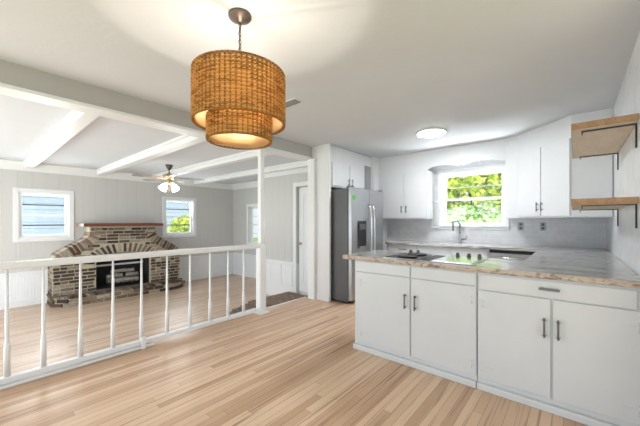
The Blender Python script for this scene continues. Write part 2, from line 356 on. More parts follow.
# crown moulding
def crown(name, pts, lab):
    m = MB()
    for (a, b) in zip(pts[:-1], pts[1:]):
        a = Vector((*a, 0)); b = Vector((*b, 0)); d = (b-a).normalized(); nrm = Vector((-d.y, d.x, 0))
        prof = [(0, 2.20), (.015, 2.20), (.025, 2.225), (.085, 2.325), (.10, 2.335), (.10, FC-.001), (0, FC-.001)]
        vs = [a+nrm*q+Vector((0, 0, z)) for q, z in prof]+[b+nrm*q+Vector((0, 0, z)) for q, z in prof]; n = len(prof)
        m.add(vs, [tuple(range(n)), tuple(range(n, 2*n))[::-1]]+[(i, (i+1) % n, n+(i+1) % n, n+i) for i in range(n)])
    struct(m.build(name, 'white'), lab, 'trim')
crown('trim_12', [(FX+.001, LY), (FX+.001, -2.6)], 'white crown moulding over the fireplace wall')
crown('trim_13', [(-5.4, LY-.001), (FX, LY-.001)], 'white crown moulding over the far wall')
crown('trim_14', [(-3.44, NY-.001), (-5.4, NY-.001)], 'white crown moulding over the door wall')
# chair rails and baseboards
struct(box('trim_15', 'white', FX, FX+.025, -2.6, LY, .25, .29), 'white chair rail on the fireplace wall', 'trim')
struct(box('trim_16', 'white', FX, -5.4, LY-.025, LY, .25, .29), 'white chair rail on the far wall', 'trim')
struct(box('trim_17', 'white', -5.4, -4.33, NY-.025, NY, .38, .42), 'white chair rail beside the door', 'trim')
for i in range(3):
    struct(box('trim_%d' % (18+i), 'white', -5.32+i*.33, -5.03+i*.33, NY-.012, NY, -.08, .34, bevel=.004), ['raised wainscot panel behind the column', 'middle raised wainscot panel between column and door', 'raised wainscot panel nearest the hall door'][i], 'trim')
struct(box('baseboard_left', 'white', FX, FX+.018, -2.6, LY, FZ, FZ+.11), 'white baseboard under the fireplace wall', 'baseboard')
struct(box('baseboard_far', 'white', FX, -5.4, LY-.018, LY, FZ, FZ+.11), 'white baseboard of the far wall', 'baseboard')
struct(box('baseboard_kitchen', 'white', -3.15, -2.89, 3.605, 3.619, 0, .09), 'low white baseboard beside the refrigerator', 'baseboard')
# landing: dark curved step
pts = [(-3.405, 2.25), (-3.405, NY-.001), (-4.47, NY-.001)]
m = MB(); outl = []
for i in range(17):
    a = PI*.5*i/16; outl.append((-3.405-1.08*math.cos(a)**.8, 4.0-1.75*math.sin(a)**1.0 if i else 4.0))
outl[-1] = (-3.405, 2.25)
poly = [(-3.405, NY-.001), (-4.485, NY-.001)]+outl
m.prism(poly[::-1], FZ, -.20)
st = struct(m.build('step', 'landing'), 'dark curved step down to the family room', 'step')
m = MB()
def inside(x, y):
    c = False; n = len(poly)
    for i in range(n):
        (x1, y1), (x2, y2) = poly[i], poly[i-1]
        if (y1 > y) != (y2 > y) and x < (x2-x1)*(y-y1)/(y2-y1)+x1: c = not c
    return c
yy = 2.3
row = 0
while yy < NY-.06:
    xx = -3.41-(row % 2)*.1
    while xx > -4.5:
        if inside(xx-.09, yy+.02) and inside(xx-.01, yy+.02) and inside(xx-.09, yy+.07): m.box(xx-.19 if inside(xx-.19, yy+.04) else xx-.1, xx-.006, yy, yy+.07, -.20, -.17)
        xx -= .2
    yy += .076; row += 1
m.build('tread_tile', 'landing', st)

# ---------------------------------------------------------------- windows
def window(name, label, w, h, loc, rz, casing=.075, muntin='white', mw=.008, wall_t=.14, stool=True, dark=False):
    """double-hung window; local x = width, local y = outwards, origin at bottom centre of the opening on the inner wall face"""
    r = thing(name, label, 'window', loc); r['kind'] = 'structure'; r.rotation_euler = (0, 0, rz)
    L = dict(world=False)
    c = MB(); g = .002
    c.box(-w/2-casing, -w/2, -.022, -g, -casing, h+casing); c.box(w/2, w/2+casing, -.022, -g, -casing, h+casing)
    c.box(-w/2, w/2, -.022, -g, h, h+casing); c.box(-w/2, w/2, -.022, -g, -casing, 0)
    if stool: c.box(-w/2-casing-.01, w/2+casing+.01, -.05, -.022, -.02, .005)
    c.build('casing', 'white', r, .004, False)
    j = MB(); j.box(-w/2+g, -w/2+.02, 0, wall_t, g, h-g); j.box(w/2-.02, w/2-g, 0, wall_t, g, h-g); j.box(-w/2+.02, w/2-.02, 0, wall_t, h-.02, h-g); j.box(-w/2+.02, w/2-.02, 0, wall_t, g, .02)
    j.build('jamb', 'white', r, 0, False)
    for nm, z0, z1, y0 in (('upper_sash', h*.5-.015, h-.02, .075), ('lower_sash', .02, h*.5+.02, .035)):
        s = MB(); t = .035; a = w/2-.021
        s.box(-a, -a+t, y0, y0+.03, z0, z1); s.box(a-t, a, y0, y0+.03, z0, z1); s.box(-a+t, a-t, y0, y0+.03, z0, z0+t); s.box(-a+t, a-t, y0, y0+.03, z1-t, z1)
        so = s.build(nm, 'white', r, .002, False)
        zm = (z0+z1)/2
        MB().box(-a+t, a-t, y0+.006, y0+.024, zm-mw, zm+mw).build('muntin', muntin, so, 0, False)
        MB().box(-a+t, a-t, y0+.013, y0+.016, z0+t, z1-t).build('pane', 'glass', so, 0, False)
    return r
window('window_1', 'white double-hung window left of the fireplace', W1[1]-W1[0], W1[3]-W1[2], (FX, (W1[0]+W1[1])/2, W1[2]), PI/2, muntin='muntin_dark', mw=.012, stool=False)
window('window_2', 'white double-hung window right of the fireplace', W2[1]-W2[0], W2[3]-W2[2], (FX, (W2[0]+W2[1])/2, W2[2]), PI/2, muntin='muntin_dark', mw=.012, stool=False)
window('window_3', 'narrow white window on the far wall beside the column', W3[1]-W3[0], W3[3]-W3[2], ((W3[0]+W3[1])/2, LY, W3[2]), 0, stool=False)
wk = window('window_4', 'white double-hung kitchen window over the sink', WK[1]-WK[0], WK[3]-WK[2], ((WK[0]+WK[1])/2, BY, WK[2]), 0, casing=.06, muntin='outlet', mw=.005)
m = MB()
for i in range(5): m.box(-.62+i*.018, -.61+i*.018, -.05, -.024, .0, .40)
m.box(-.64, -.625, -.06, -.022, -.04, .44); m.box(-.528, -.515, -.06, -.022, -.04, .44); m.box(-.625, -.528, -.06, -.022, .41, .44); m.box(-.625, -.528, -.06, -.022, -.04, -.01)
m.build('side_louvre', 'white', wk, 0, False)

# ---------------------------------------------------------------- hall door
d = thing('door_1', 'white hall door beyond the column', 'door', (-3.85, NY, -.17)); d['kind'] = 'structure'
m = MB(); m.box(-4.33, -4.25, NY-.02, NY-.002, -.17, 2.02); m.box(-3.45, -3.37, NY-.02, NY-.002, -.17, 2.02); m.box(-4.25, -3.45, NY-.02, NY-.002, 1.94, 2.02)
m.build('casing', 'white', d, .004)
lf = box('door_leaf', 'white', -4.23, -3.47, NY+.05, NY+.09, -.16, 1.91, d, .003)
m = MB()
for (z0, z1) in ((.02, .72), (.84, 1.80)):
    for (a, b) in ((-4.12, -3.58),):
        m.box(a, b, NY+.04, NY+.05, z0, z0+.02); m.box(a, b, NY+.04, NY+.05, z1-.02, z1); m.box(a, a+.02, NY+.04, NY+.05, z0+.02, z1-.02); m.box(b-.02, b, NY+.04, NY+.05, z0+.02, z1-.02)
m.build('panel_moulding', 'white', lf)
m = MB(); m.lathe([(.012, 0), (.012, .03), (.028, .04), (.03, .055), (.02, .07), (.004, .073)], 0, 0, 16, Matrix.Translation((-4.17, NY+.05, .80)) @ Matrix.Rotation(PI/2, 4, 'X'))
m.build('door_knob', 'brass', lf)

# ---------------------------------------------------------------- column and railing
cl = thing('column', 'square white column standing at the end of the railing', 'column', (PX, 2.6, 0))
MB().lathe([(.05, .0151), (.05, .9), (.047, .92), (.033, .94), (.033, 2.12), (.042, 2.14), (.042, 2.24)], PX, 2.6, 4, None, True).build('shaft', 'white', cl, .006)
MB().lathe([(.085, .0005), (.085, .012), (.07, .02)], PX, 2.6, 4, None, True).build('base_plate', 'white', cl, .004)
MB().lathe([(.05, 2.2), (.06, 2.21), (.06, 2.2445)], PX, 2.6, 4, None, True).build('capital', 'white', cl, .003)
rl = thing('railing', 'white railing with turned balusters between kitchen and family room', 'railing', (PX, 1, 0))
m = MB(); prof = [(-.035, .885), (.035, .885), (.042, .90), (.042, .925), (.03, .94), (-.03, .94), (-.042, .925), (-.042, .90)]
m.prism([(PX+a, z) for a, z in prof], -.9, 2.545, 'y')
m.build('top_rail', 'white', rl)
MB().box(PX-.03, PX+.03, -.9, 2.51, .035, .075).box(PX-.045, PX+.038, -.9, 1.22, .001, .022).build('bottom_rail', 'white', rl, .004)
def Yat(px):
    k = (px-320)/300; s, c = math.sin(math.radians(40.4)), math.cos(math.radians(40.4))
    dd = PX/(-s+k*c); return dd*c+k*dd*s
base = MB().lathe([(.018, 0), (.018, .20), (.014, .215), (.018, .23), (.012, .25), (.0145, .33), (.011, .81)], 0, 0, 12)
bal_mesh = None
for px in (-52, -22, 7, 43.5, 80.5, 113, 141.5, 167, 190, 210, 228, 243.5):
    y = Yat(px)
    if bal_mesh is None:
        o = MB().lathe([(.019, 0), (.019, .22), (.014, .235), (.017, .25), (.011, .27), (.013, .34), (.0085, .809)], 0, 0, 12).build('baluster', 'white', rl, 0, False); bal_mesh = o
    else:
        o = bal_mesh.copy(); C.objects.link(o); o.parent = rl
    o.location = (0, y-1, .0755)
box('foot', 'white', PX+.031, PX+.062, Yat(141.5)-.018, Yat(141.5)+.018, .0, .11, rl, .002)

# ---------------------------------------------------------------- fireplace
fp = thing('fireplace', 'old brick fireplace with arched opening, flared shoulders and raised hearth', 'fireplace', (FX, 2.2, FZ))
FF = -7.50; CYF = 2.235; HT = -.18
def shoulder(z):   # half width of the brick face at height z
    t = min(1, max(0, (z-.50)/.50)); return .62+.58*(1-t*t*(3-2*t))
def shoulder_old(z):
    if z < .62: return 1.27
    if z < 1.02:
        t = (z-.62)/.40; return .64+.63*(1-math.sqrt(max(0, 1-(1-t)**2)))+.0 if False else .64+.63*(1-t)**1.9
    return .64
def arch_top(y, r=0): # intrados height of the opening
    h = .52; t = (y-CYF)/h
    return (.38+.20*math.sqrt(max(0, 1-min(1, t*t))))
out = []
zs = [HT]+[.50+.50*i/16 for i in range(17)]+[1.13]
for z in zs: out.append((CYF+shoulder(z), z))
for z in zs[::-1]: out.append((CYF-shoulder(z), z))
out.append((CYF-.52, HT))
for i in range(13):
    y = CYF-.52+1.04*i/12; out.append((y, arch_top(y)))
out.append((CYF+.52, HT))
core = MB().prism([(y, z) for y, z in out], FX+.001, FF-.012, 'x').build('mortar_core', 'mortar', fp)
# bricks
bk = MB()
def brick(cy_, cz_, w, h, ang=0, x0=FF-.013, x1=None):
    x1 = x1 if x1 is not None else FF+random.uniform(-.004, .008)
    m4 = Matrix.Translation((0, cy_, cz_)) @ Matrix.Rotation(ang, 4, 'X')
    bk.box(x0, x1, -w/2, w/2, -h/2, h/2, m4)
# arch voussoirs
NV = 19
for i in range(NV):
    a = PI*(i+.5)/NV
    ey = CYF+.52*math.cos(a)*1.03; ez = .37+.20*math.sin(a)
    dirv = Vector((math.cos(a)*.8, math.sin(a))); dirv.normalize()
    c = Vector((ey, ez))+dirv*.105
    if 0.05 < a < PI-.05: brick(c.x, c.y, .050, .185, -(PI/2-math.atan2(dirv.y, dirv.x)) if False else math.atan2(dirv.y, dirv.x)-PI/2)
def near_arch(y, z):
    dy = (y-CYF)/.74; dz = (z-.32)/.46
    return z > .32 and dy*dy+dz*dz < 1
# soldier bricks along the flared shoulders
for sgn in (-1, 1):
    prev = None
    for i in range(40):
        t = i/39; z = 1.0-.50*t; hw = shoulder(z); z2 = z-.01; hw2 = shoulder(z2)
        tg = Vector((hw2-hw, z2-z)).normalized(); nr = Vector((-tg.y, tg.x))
        if nr.y < 0: nr = -nr
        cpt = Vector((hw, z))-nr*.088
        if prev and (cpt-prev).length < .066: continue
        prev = cpt
        ang = math.atan2(nr.y, nr.x*sgn)-PI/2
        brick(CYF+sgn*cpt.x, cpt.y, .056, .19, ang, FX+.012)
z = HT+.034; row = 0
while z < 1.11:
    y = CYF-1.3-(row % 2)*.105
    while y < CYF+1.3:
        w = random.choice((.195, .195, .095)); yc = y+w/2
        hw = shoulder(z+.03)-.01; lim = hw-(.17 if .47 < z < 1.0 else 0)
        a = max(yc-w/2, CYF-lim); b = min(yc+w/2, CYF+lim)
        if b-a > .05:
            ym = (a+b)/2
            bad = (abs(ym-CYF) < .52+w/2-.01 and z < .40) or near_arch(a, z) or near_arch(b, z) or near_arch(ym, z)
            if abs(ym-CYF) < .53+w/2 and z < .40:
                # clip against the opening jambs
                if ym < CYF: b = min(b, CYF-.525)
                else: a = max(a, CYF+.525)
                bad = b-a < .04
            if not bad: brick((a+b)/2, z+random.uniform(-.002, .002), b-a, .050)
        y += w+.018
    z += .068; row += 1
# side returns of the body
for sgn in (-1, 1):
    z = HT+.034; row = 0
    while z < .50:
        x = FX+.01
        while x < FF-.05:
            w = min(.195, FF-.02-x)
            ya = CYF+sgn*1.20; bk.box(x, x+w, min(ya, ya+sgn*.008), max(ya, ya+sgn*.008), z-.027, z+.027); x += w+.012
        z += .068
bk.build('brickwork', 'brick', fp, .004)
# hearth
hp = []
for i in range(13): a = -PI/2+PI*.5*i/12; hp.append((-7.40+.36*math.cos(a) if False else 0, 0))
def hearth_outline(gr=0):
    pts = [(FX+.002, CYF-1.22-gr)]
    for i in range(13):
        a = PI/2*i/12; pts.append((-7.5+(.32+gr)*math.sin(a), CYF-.80-(.42+gr)*math.cos(a)))
    for i in range(13):
        a = PI/2*i/12; pts.append((-7.5+(.32+gr)*math.cos(a), CYF+.80+(.42+gr)*math.sin(a)))
    pts.append((FX+.002, CYF+1.22+gr)); return pts
hr = MB().prism(hearth_outline(), FZ, HT-.03, 'z').build('hearth', 'mortar', fp)
hb = MB(); pts = hearth_outline(.001)
def walk(pts, step):
    res = []; acc = 0
    for (a, b) in zip(pts[:-1], pts[1:]):
        a = Vector((*a, 0)); b = Vector((*b, 0)); L = (b-a).length; t = -acc
        while t+step <= L+1e-6:
            t += step
            if t >= 0: res.append((a.lerp(b, min(1, t/L)), (b-a).normalized()))
        acc = L-t
    return res
for course, (z0, z1, st_) in enumerate(((FZ+.008, FZ+.068, .21), (FZ+.080, FZ+.145, .21))):
    for p, dd in walk(pts, st_):
        if p.x < FX+.21: continue
        ang = math.atan2(dd.y, dd.x); m4 = Matrix.Translation(p+Vector((0, 0, 0))) @ Matrix.Rotation(ang, 4, 'Z')
        sh = .10 if course else 0
        hb.box(-.097+sh, .097+sh, -.012, .02, z0, z1, m4)
# top course: bricks laid across
for p, dd in walk(pts, .066):
    if p.x < FX+.04: continue
    ang = math.atan2(dd.y, dd.x); m4 = Matrix.Translation(p) @ Matrix.Rotation(ang, 4, 'Z')
    hb.box(-.028, .028, -.015, .19, HT-.029, HT+.002, m4)
hb.build('hearth_bricks', 'brick', fp, .003)
MB().prism([(x-.0 if x < -7.9 else x-.17*0-.19, CYF+(y-CYF)*.86) for x, y in hearth_outline()], HT-.03, HT-.003, 'z').build('hearth_slab', 'slab', fp)
m = MB(); m.box(FX+.002, FX+.02, CYF-.52, CYF+.52, HT, .5); m.box(FX+.02, FF-.10, CYF-.52, CYF-.505, HT, .46); m.box(FX+.02, FF-.10, CYF+.505, CYF+.52, HT, .46)
m.box(FX+.02, FF-.10, CYF-.505, CYF+.505, HT-.002, HT+.01); m.build('firebox', 'soot', fp)
# stacked stone face behind the grate, then the mantel
MB().box(FX+.01, FF+.16, CYF-.76, CYF+.74, 1.14, 1.20).build('mantel', 'mantel', fp, .006)
MB().box(FX+.01, FF+.05, CYF-.70, CYF+.70, 1.13, 1.14).build('mantel_bed', 'mortar', fp)
gr = thing('fire_grate', 'black iron grate inside the fireplace opening', 'grate', (-7.62, CYF, HT+.012))
m = MB()
for i in range(7): y = CYF-.27+i*.09; m.tube([(-7.78, y, -.08), (-7.76, y, -.11), (-7.52, y, -.11), (-7.49, y, -.05)], .008, 6)
for y in (-.24, .24):
    for x in (-7.74, -7.54): m.box(x-.008, x+.008, CYF+y-.008, CYF+y+.008, HT+.0105, -.11)
m.tube([(-7.74, CYF-.3, -.12), (-7.74, CYF+.3, -.12)], .007, 6); m.tube([(-7.54, CYF-.3, -.12), (-7.54, CYF+.3, -.12)], .007, 6)
m.build('grate_bars', 'black', gr)
logs = [(-7.72, 0, -.045, .28, .052, 0, 'rear bottom log lying across the grate'), (-7.57, .02, -.047, .26, .050, .04, 'front bottom log lying across the grate'),
        (-7.66, -.155, .055, .15, .045, -.05, 'middle left log on the rear pair'), (-7.64, .175, .055, .12, .045, .06, 'short middle right log on the pair'),
        (-7.66, .0, .152, .22, .040, .10, 'topmost log of the stack in the fireplace')]
for (x, dy, z, L, r, an, lab) in logs:
    m = MB(); pts = []; rad = []
    for i in range(13):
        t = -1+2*i/12; pts.append((x+math.sin(t*3+dy*9)*.008+an*t*L, CYF+dy+t*L, z+math.cos(t*5)*.004)); rad.append(r*(1+.1*math.sin(i*2.3+dy*20)))
    m.tube(pts, r, 10, radii=rad); tag(m.build('fire_log', 'log'), 'pale charred '+lab, 'log', 'logs in the fireplace')

# ---------------------------------------------------------------- ceiling fan
fx, fy = -6.13, 2.59
fn = thing('ceiling_fan', 'five-blade ceiling fan with brass motor and frosted light cluster', 'fan', (fx, fy, FC))
MB().lathe([(.012, 2.26), (.03, 2.27), (.06, 2.32), (.068, FC-.001)], fx, fy, 24).build('canopy', 'bronze', fn)
MB().lathe([(.012, 2.20), (.012, 2.27)], fx, fy, 12).build('downrod', 'bronze', fn)
MB().lathe([(.04, 2.07), (.09, 2.08), (.115, 2.10), (.12, 2.14), (.10, 2.165), (.06, 2.175), (.03, 2.20)], fx, fy, 32).build('motor', 'brass', fn)
for k in range(5):
    a = math.radians(57+k*72)
    m4 = Matrix.Translation((fx, fy, 2.09)) @ Matrix.Rotation(a, 4, 'Z') @ Matrix.Rotation(math.radians(11), 4, 'X')
    m = MB(); n = 10
    prof = [(.19, .048), (.26, .058), (.45, .066), (.60, .068), (.64, .06), (.66, .035)]
    top = [(x, w) for x, w in prof]+[(x, -w) for x, w in prof[::-1]]
    vs = [m4 @ Vector((x, y, .004)) for x, y in top]+[m4 @ Vector((x, y, -.004)) for x, y in top]; q = len(top)
    m.add(vs, [tuple(range(q)), tuple(range(q, 2*q))[::-1]]+[(i, (i+1) % q, q+(i+1) % q, q+i) for i in range(q)])
    bl = m.build('blade', 'blade', fn)
    m = MB(); m.box(.09, .24, -.018, .018, -.012, -.005, m4); m.box(.2, .25, -.04, .04, -.011, -.0045, m4)
    m.build('blade_bracket', 'brass', bl)
MB().lathe([(.02, 1.965), (.05, 1.975), (.06, 2.0), (.05, 2.05), (.04, 2.07)], fx, fy, 24).build('light_fitting', 'brass', fn)
for k in range(4):
    a = math.radians(20+90*k)
    m4 = Matrix.Translation((fx+.055*math.cos(a)*1.4, fy+.077*math.sin(a), 1.99)) @ Matrix.Rotation(a, 4, 'Z') @ Matrix.Rotation(math.radians(180-38), 4, 'Y')
    MB().lathe([(.02, .0), (.026, .03), (.042, .055), (.058, .09), (.066, .135), (.074, .145), (.06, .143)], 0, 0, 18, m4).build('lamp_shade', 'fanbulb', fn)
for dx, L in ((-.03, .17), (.03, .13)):
    MB().tube([(fx+dx, fy+.0, 1.975), (fx+dx, fy, 1.975-L)], .0025, 5).lathe([(.002, 1.975-L-.03), (.008, 1.975-L-.02), (.006, 1.975-L)], fx+dx, fy, 10).build('pull_chain', 'brass', fn)

# ---------------------------------------------------------------- woven pendant
px_, py_ = -1.49, 1.03
pd = thing('pendant_lamp', 'two-tier woven drum pendant lamp hanging on a bronze chain', 'lamp', (px_, py_, CZ))
MB().lathe([(.015, CZ-.045), (.03, CZ-.03), (.06, CZ-.02), (.066, CZ-.012), (.066, CZ-.001)], px_, py_, 28).build('ceiling_canopy', 'bronze', pd)
m = MB(); z = CZ-.045; i = 0
while z > 2.12:
    ring = []
    for j in range(12):
        q = 2*PI*j/12; u = .008*math.cos(q); v = .016*math.sin(q)
        ring.append((px_+(u if i % 2 else 0), py_+(0 if i % 2 else u), z-.014+v))
    m.tube(ring, .0022, 5, closed=True); z -= .0245; i += 1
m.build('chain', 'bronze', pd)
MB().tube([(px_+.004, py_, CZ-.04), (px_-.005, py_, 2.3), (px_+.003, py_, 2.13)], .002, 5).build('cord', 'bronze', pd)
def drum(name, R, z0, z1, rows, pairs):
    m = MB(); seg = pairs*4
    dz = (z1-z0)/(rows-1)
    for i in range(rows):
        z = z0+i*dz; ph = (i % 2)*PI
        ring = []
        for j in range(seg):
            a = 2*PI*j/seg; rr = R+.0055*math.cos(pairs*a+ph)+random.uniform(-.0006, .0006)
            ring.append((px_+rr*math.cos(a), py_+rr*math.sin(a), z+random.uniform(-.0006, .0006)))
        # split into short strands so each strip has its own tone
        k = 0
        while k < seg:
            ln = random.randint(3, 9); e = min(seg, k+ln); pts = [ring[q % seg] for q in range(k, e+1)]
            m.tube(pts, dz*.34, 5, caps=False); k = e
    o = m.build(name, 'weave', pd); m = MB()
    for j in range(pairs):
        for dd in (-.0024, .0024):
            a = 2*PI*(j+.5)/pairs+dd/R*.9
            m.tube([(px_+R*math.cos(a), py_+R*math.sin(a), z0-.001), (px_+R*math.cos(a), py_+R*math.sin(a), z1+.001)], .0024, 4)
    w_ = m.build('warp_cords', 'warp', o); w_['label'] = 'darker upright cords'
    m = MB(); q = [(px_+(R-.012)*math.cos(2*PI*j/64), py_+(R-.012)*math.sin(2*PI*j/64)) for j in range(64)]
    m.add([(x, y, z) for z in (z0+.004, z1-.004) for x, y in q], [(j, (j+1) % 64, 64+(j+1) % 64, 64+j) for j in range(64)], True)
    l_ = m.build('shade_liner', 'liner', o); l_['label'] = 'smooth cream lining'
    sd = l_.modifiers.new('thick', 'SOLIDIFY'); sd.thickness = .0012
    for z in (z0-.002, z1+.002):
        m = MB().tube([(px_+R*math.cos(2*PI*j/72), py_+R*math.sin(2*PI*j/72), z) for j in range(72)], .0055, 6, closed=True)
        m.build('rim', 'weave', o)
    return o
drum('outer_shade', .257, 1.815, 2.095, 30, 60)
drum('inner_shade', .18, 1.715, 1.845, 14, 42)
for k in range(3):
    m = MB(); a = math.radians(30+120*k); m.tube([(px_, py_, 2.095), (px_+.254*math.cos(a), py_+.254*math.sin(a), 2.095)], .003, 5)
    m.tube([(px_+.178*math.cos(a), py_+.178*math.sin(a), 1.84), (px_+.254*math.cos(a), py_+.254*math.sin(a), 1.86)], .0025, 5) if False else None
    m.build('spoke', 'bronze', pd)
    MB().tube([(px_+.178*math.cos(a), py_+.178*math.sin(a), 1.84), (px_+.254*math.cos(a), py_+.254*math.sin(a), 1.86)], .0025, 5).build('tier_bracket', 'bronze', pd)
m = MB(); m.tube([(px_, py_, 2.13), (px_, py_, 1.87)], .006, 8)
for k in range(4):
    a = math.radians(5+90*k); m.tube([(px_, py_, 1.89), (px_+.04*math.cos(a), py_+.04*math.sin(a), 1.875), (px_+.06*math.cos(a), py_+.06*math.sin(a), 1.885)], .005, 6)
    m.lathe([(.012, 1.88), (.012, 1.904)], px_+.06*math.cos(a), py_+.06*math.sin(a), 12)
m.build('lamp_frame', 'bronze', pd)
for k in range(4):
    a = math.radians(5+90*k)
    MB().lathe([(.006, 1.905), (.010, 1.915), (.012, 1.93), (.010, 1.945), (.006, 1.955), (.001, 1.96)], px_+.06*math.cos(a), py_+.06*math.sin(a), 14).build('bulb', 'bulb', pd)

for k in range(2):
    light('pendant_glow', 'POINT', (px_+.0, py_+.02-.04*k, 1.93), (0, 0, 0), 8.5, (1, .90, .77)).data.shadow_soft_size = .012
# flush ceiling light, smoke detector, vent
dl = thing('ceiling_light', 'round flush white ceiling light glowing over the kitchen', 'light', (-1.48, 4.05, CZ))
MB().lathe([(.178, CZ-.022), (.19, CZ-.02), (.195, CZ-.001)], -1.48, 4.05, 48).build('trim_ring', 'white', dl)
MB().lathe([(.165, CZ-.030), (.175, CZ-.0225)], -1.48, 4.05, 48).build('diffuser', 'disc', dl)
vt = thing('ceiling_vent', 'small grey ceiling vent behind the woven pendant', 'vent', (-2.22, 2.12, CZ))
box('vent_frame', 'white', -2.37, -2.07, 2.06, 2.18, CZ-.008, CZ-.001, vt)
m = MB()
for i in range(8): m.box(-2.35, -2.09, 2.07+i*.0125, 2.077+i*.0125, CZ-.014, CZ-.008)
m.build('vent_slats', 'vent', vt)

# ---------------------------------------------------------------- refrigerator
rf = thing('refrigerator', 'stainless side-by-side refrigerator with dark grey side in the white alcove', 'refrigerator', (-2.95, 4.18, 0))
box('cabinet_body', 'steel_dark', -3.17, -2.60, 3.70, 4.66, .03, 1.74, rf, .006)
box('kick_plate', 'black', -3.15, -2.62, 3.72, 4.64, .0, .03, rf)
fd = box('freezer_door', 'steel', -2.593, -2.53, 3.70, 4.20, .05, 1.755, rf, .008)
gd = box('fresh_food_door', 'steel', -2.593, -2.53, 4.206, 4.66, .05, 1.755, rf, .008)
for nm, y, par in (('handle', 4.155, fd), ('handle', 4.25, gd)):
    pts = [(-2.53, y, .45), (-2.49, y, .50), (-2.465, y, .7), (-2.455, y, 1.0), (-2.465, y, 1.3), (-2.49, y, 1.47), (-2.53, y, 1.52)]
    MB().tube(pts, .013, 10).build(nm, 'mirror', par)
ds = MB().box(-2.53, -2.524, 3.86, 4.10, .83, 1.25).build('water_dispenser', 'black', fd, .004)
box('dispenser_tray', 'steel', -2.524, -2.50, 3.88, 4.08, .83, .86, ds)
box('dispenser_spout', 'steel_dark', -2.524, -2.505, 3.88, 4.08, 1.12, 1.20, ds)
box('energy_sticker', 'green', -2.5298, -2.5285, 3.715, 3.80, 1.57, 1.64, fd)
for y in (3.72, 4.58): box('hinge_cover', 'steel_dark', -2.64, -2.54, y, y+.06, 1.756, 1.775, rf)

# ---------------------------------------------------------------- cabinets
def pull(parent, x, y, z, L, vertical=True, rot=None):
    """bar pull in front of a face looking to -y"""
    m = MB(); h = L/2
    if vertical:
        m.box(x-.006, x+.006, y-.032, y-.024, z-h, z+h); m.box(x-.005, x+.005, y-.024, y, z-h*.75-.006, z-h*.75+.006); m.box(x-.005, x+.005, y-.024, y, z+h*.75-.006, z+h*.75+.006)
        m.lathe([(.011, z+h*.72), (.011, z+h*.8)], x, y-.028, 8); m.lathe([(.011, z-h*.8), (.011, z-h*.72)], x, y-.028, 8)
    else:
        m.box(x-h, x+h, y-.032, y-.022, z-.008, z+.008); m.box(x-h*.75-.006, x-h*.75+.006, y-.024, y, z-.006, z+.006); m.box(x+h*.75-.006, x+h*.75+.006, y-.024, y, z-.006, z+.006)
    return m.build('handle', 'pull', parent, .002)
def hinge(parent, x, y, z, side):
    """small white-painted butterfly hinge"""
    m = MB(); m.lathe([(.003, z-.03), (.003, z+.03)], x, y-.003, 8)
    for s, dx in ((side, .07), (-side, .022)):
        m.box(min(x, x+s*.012), max(x, x+s*.012), y-.004, y-.0005, z-.028, z+.028)
        m.box(min(x+s*.012, x+s*dx), max(x+s*.012, x+s*dx), y-.004, y-.0005, z-.006, z+.006)
    return m.build('hinge', 'cab', parent)
def door(parent, x0, x1, yf, z0, z1, name='door', bev=.003, mat='cab'):
    return box(name, mat, x0, x1, yf-.013, yf-.001, z0, z1, parent, bev)
PF = 2.485
def base_unit(name, label, x0, x1, loc):
    u = thing(name, label, 'cabinet', loc); return u
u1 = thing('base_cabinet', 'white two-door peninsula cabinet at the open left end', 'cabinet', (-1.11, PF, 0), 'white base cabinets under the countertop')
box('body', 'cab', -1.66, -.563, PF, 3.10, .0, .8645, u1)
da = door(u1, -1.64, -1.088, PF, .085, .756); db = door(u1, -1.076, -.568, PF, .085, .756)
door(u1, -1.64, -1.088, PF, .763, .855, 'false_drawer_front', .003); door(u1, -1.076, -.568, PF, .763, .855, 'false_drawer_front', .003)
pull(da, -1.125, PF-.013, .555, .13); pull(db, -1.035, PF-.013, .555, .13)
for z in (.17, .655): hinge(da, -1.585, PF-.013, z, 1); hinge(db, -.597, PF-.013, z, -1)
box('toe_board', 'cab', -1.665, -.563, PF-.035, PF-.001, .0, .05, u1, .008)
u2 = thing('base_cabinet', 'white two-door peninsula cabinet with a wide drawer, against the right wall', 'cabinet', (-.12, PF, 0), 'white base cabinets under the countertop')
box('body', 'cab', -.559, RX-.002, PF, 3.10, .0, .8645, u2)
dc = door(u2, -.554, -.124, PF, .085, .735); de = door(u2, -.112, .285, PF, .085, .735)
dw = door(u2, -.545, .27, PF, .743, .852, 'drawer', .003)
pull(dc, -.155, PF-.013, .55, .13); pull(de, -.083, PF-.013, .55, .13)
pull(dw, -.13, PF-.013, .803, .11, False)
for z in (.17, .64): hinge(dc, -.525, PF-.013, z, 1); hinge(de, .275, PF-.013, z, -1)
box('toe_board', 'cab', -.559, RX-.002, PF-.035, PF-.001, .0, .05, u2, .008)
# right leg, seen only under the far edge
u3 = thing('base_cabinet', 'white base cabinet along the right wall under the deep corner counter', 'cabinet', (0, 4, 0), 'white base cabinets under the countertop')
box('body', 'cab', -.31, RX-.002, 3.102, 4.83, .0, .8645, u3)
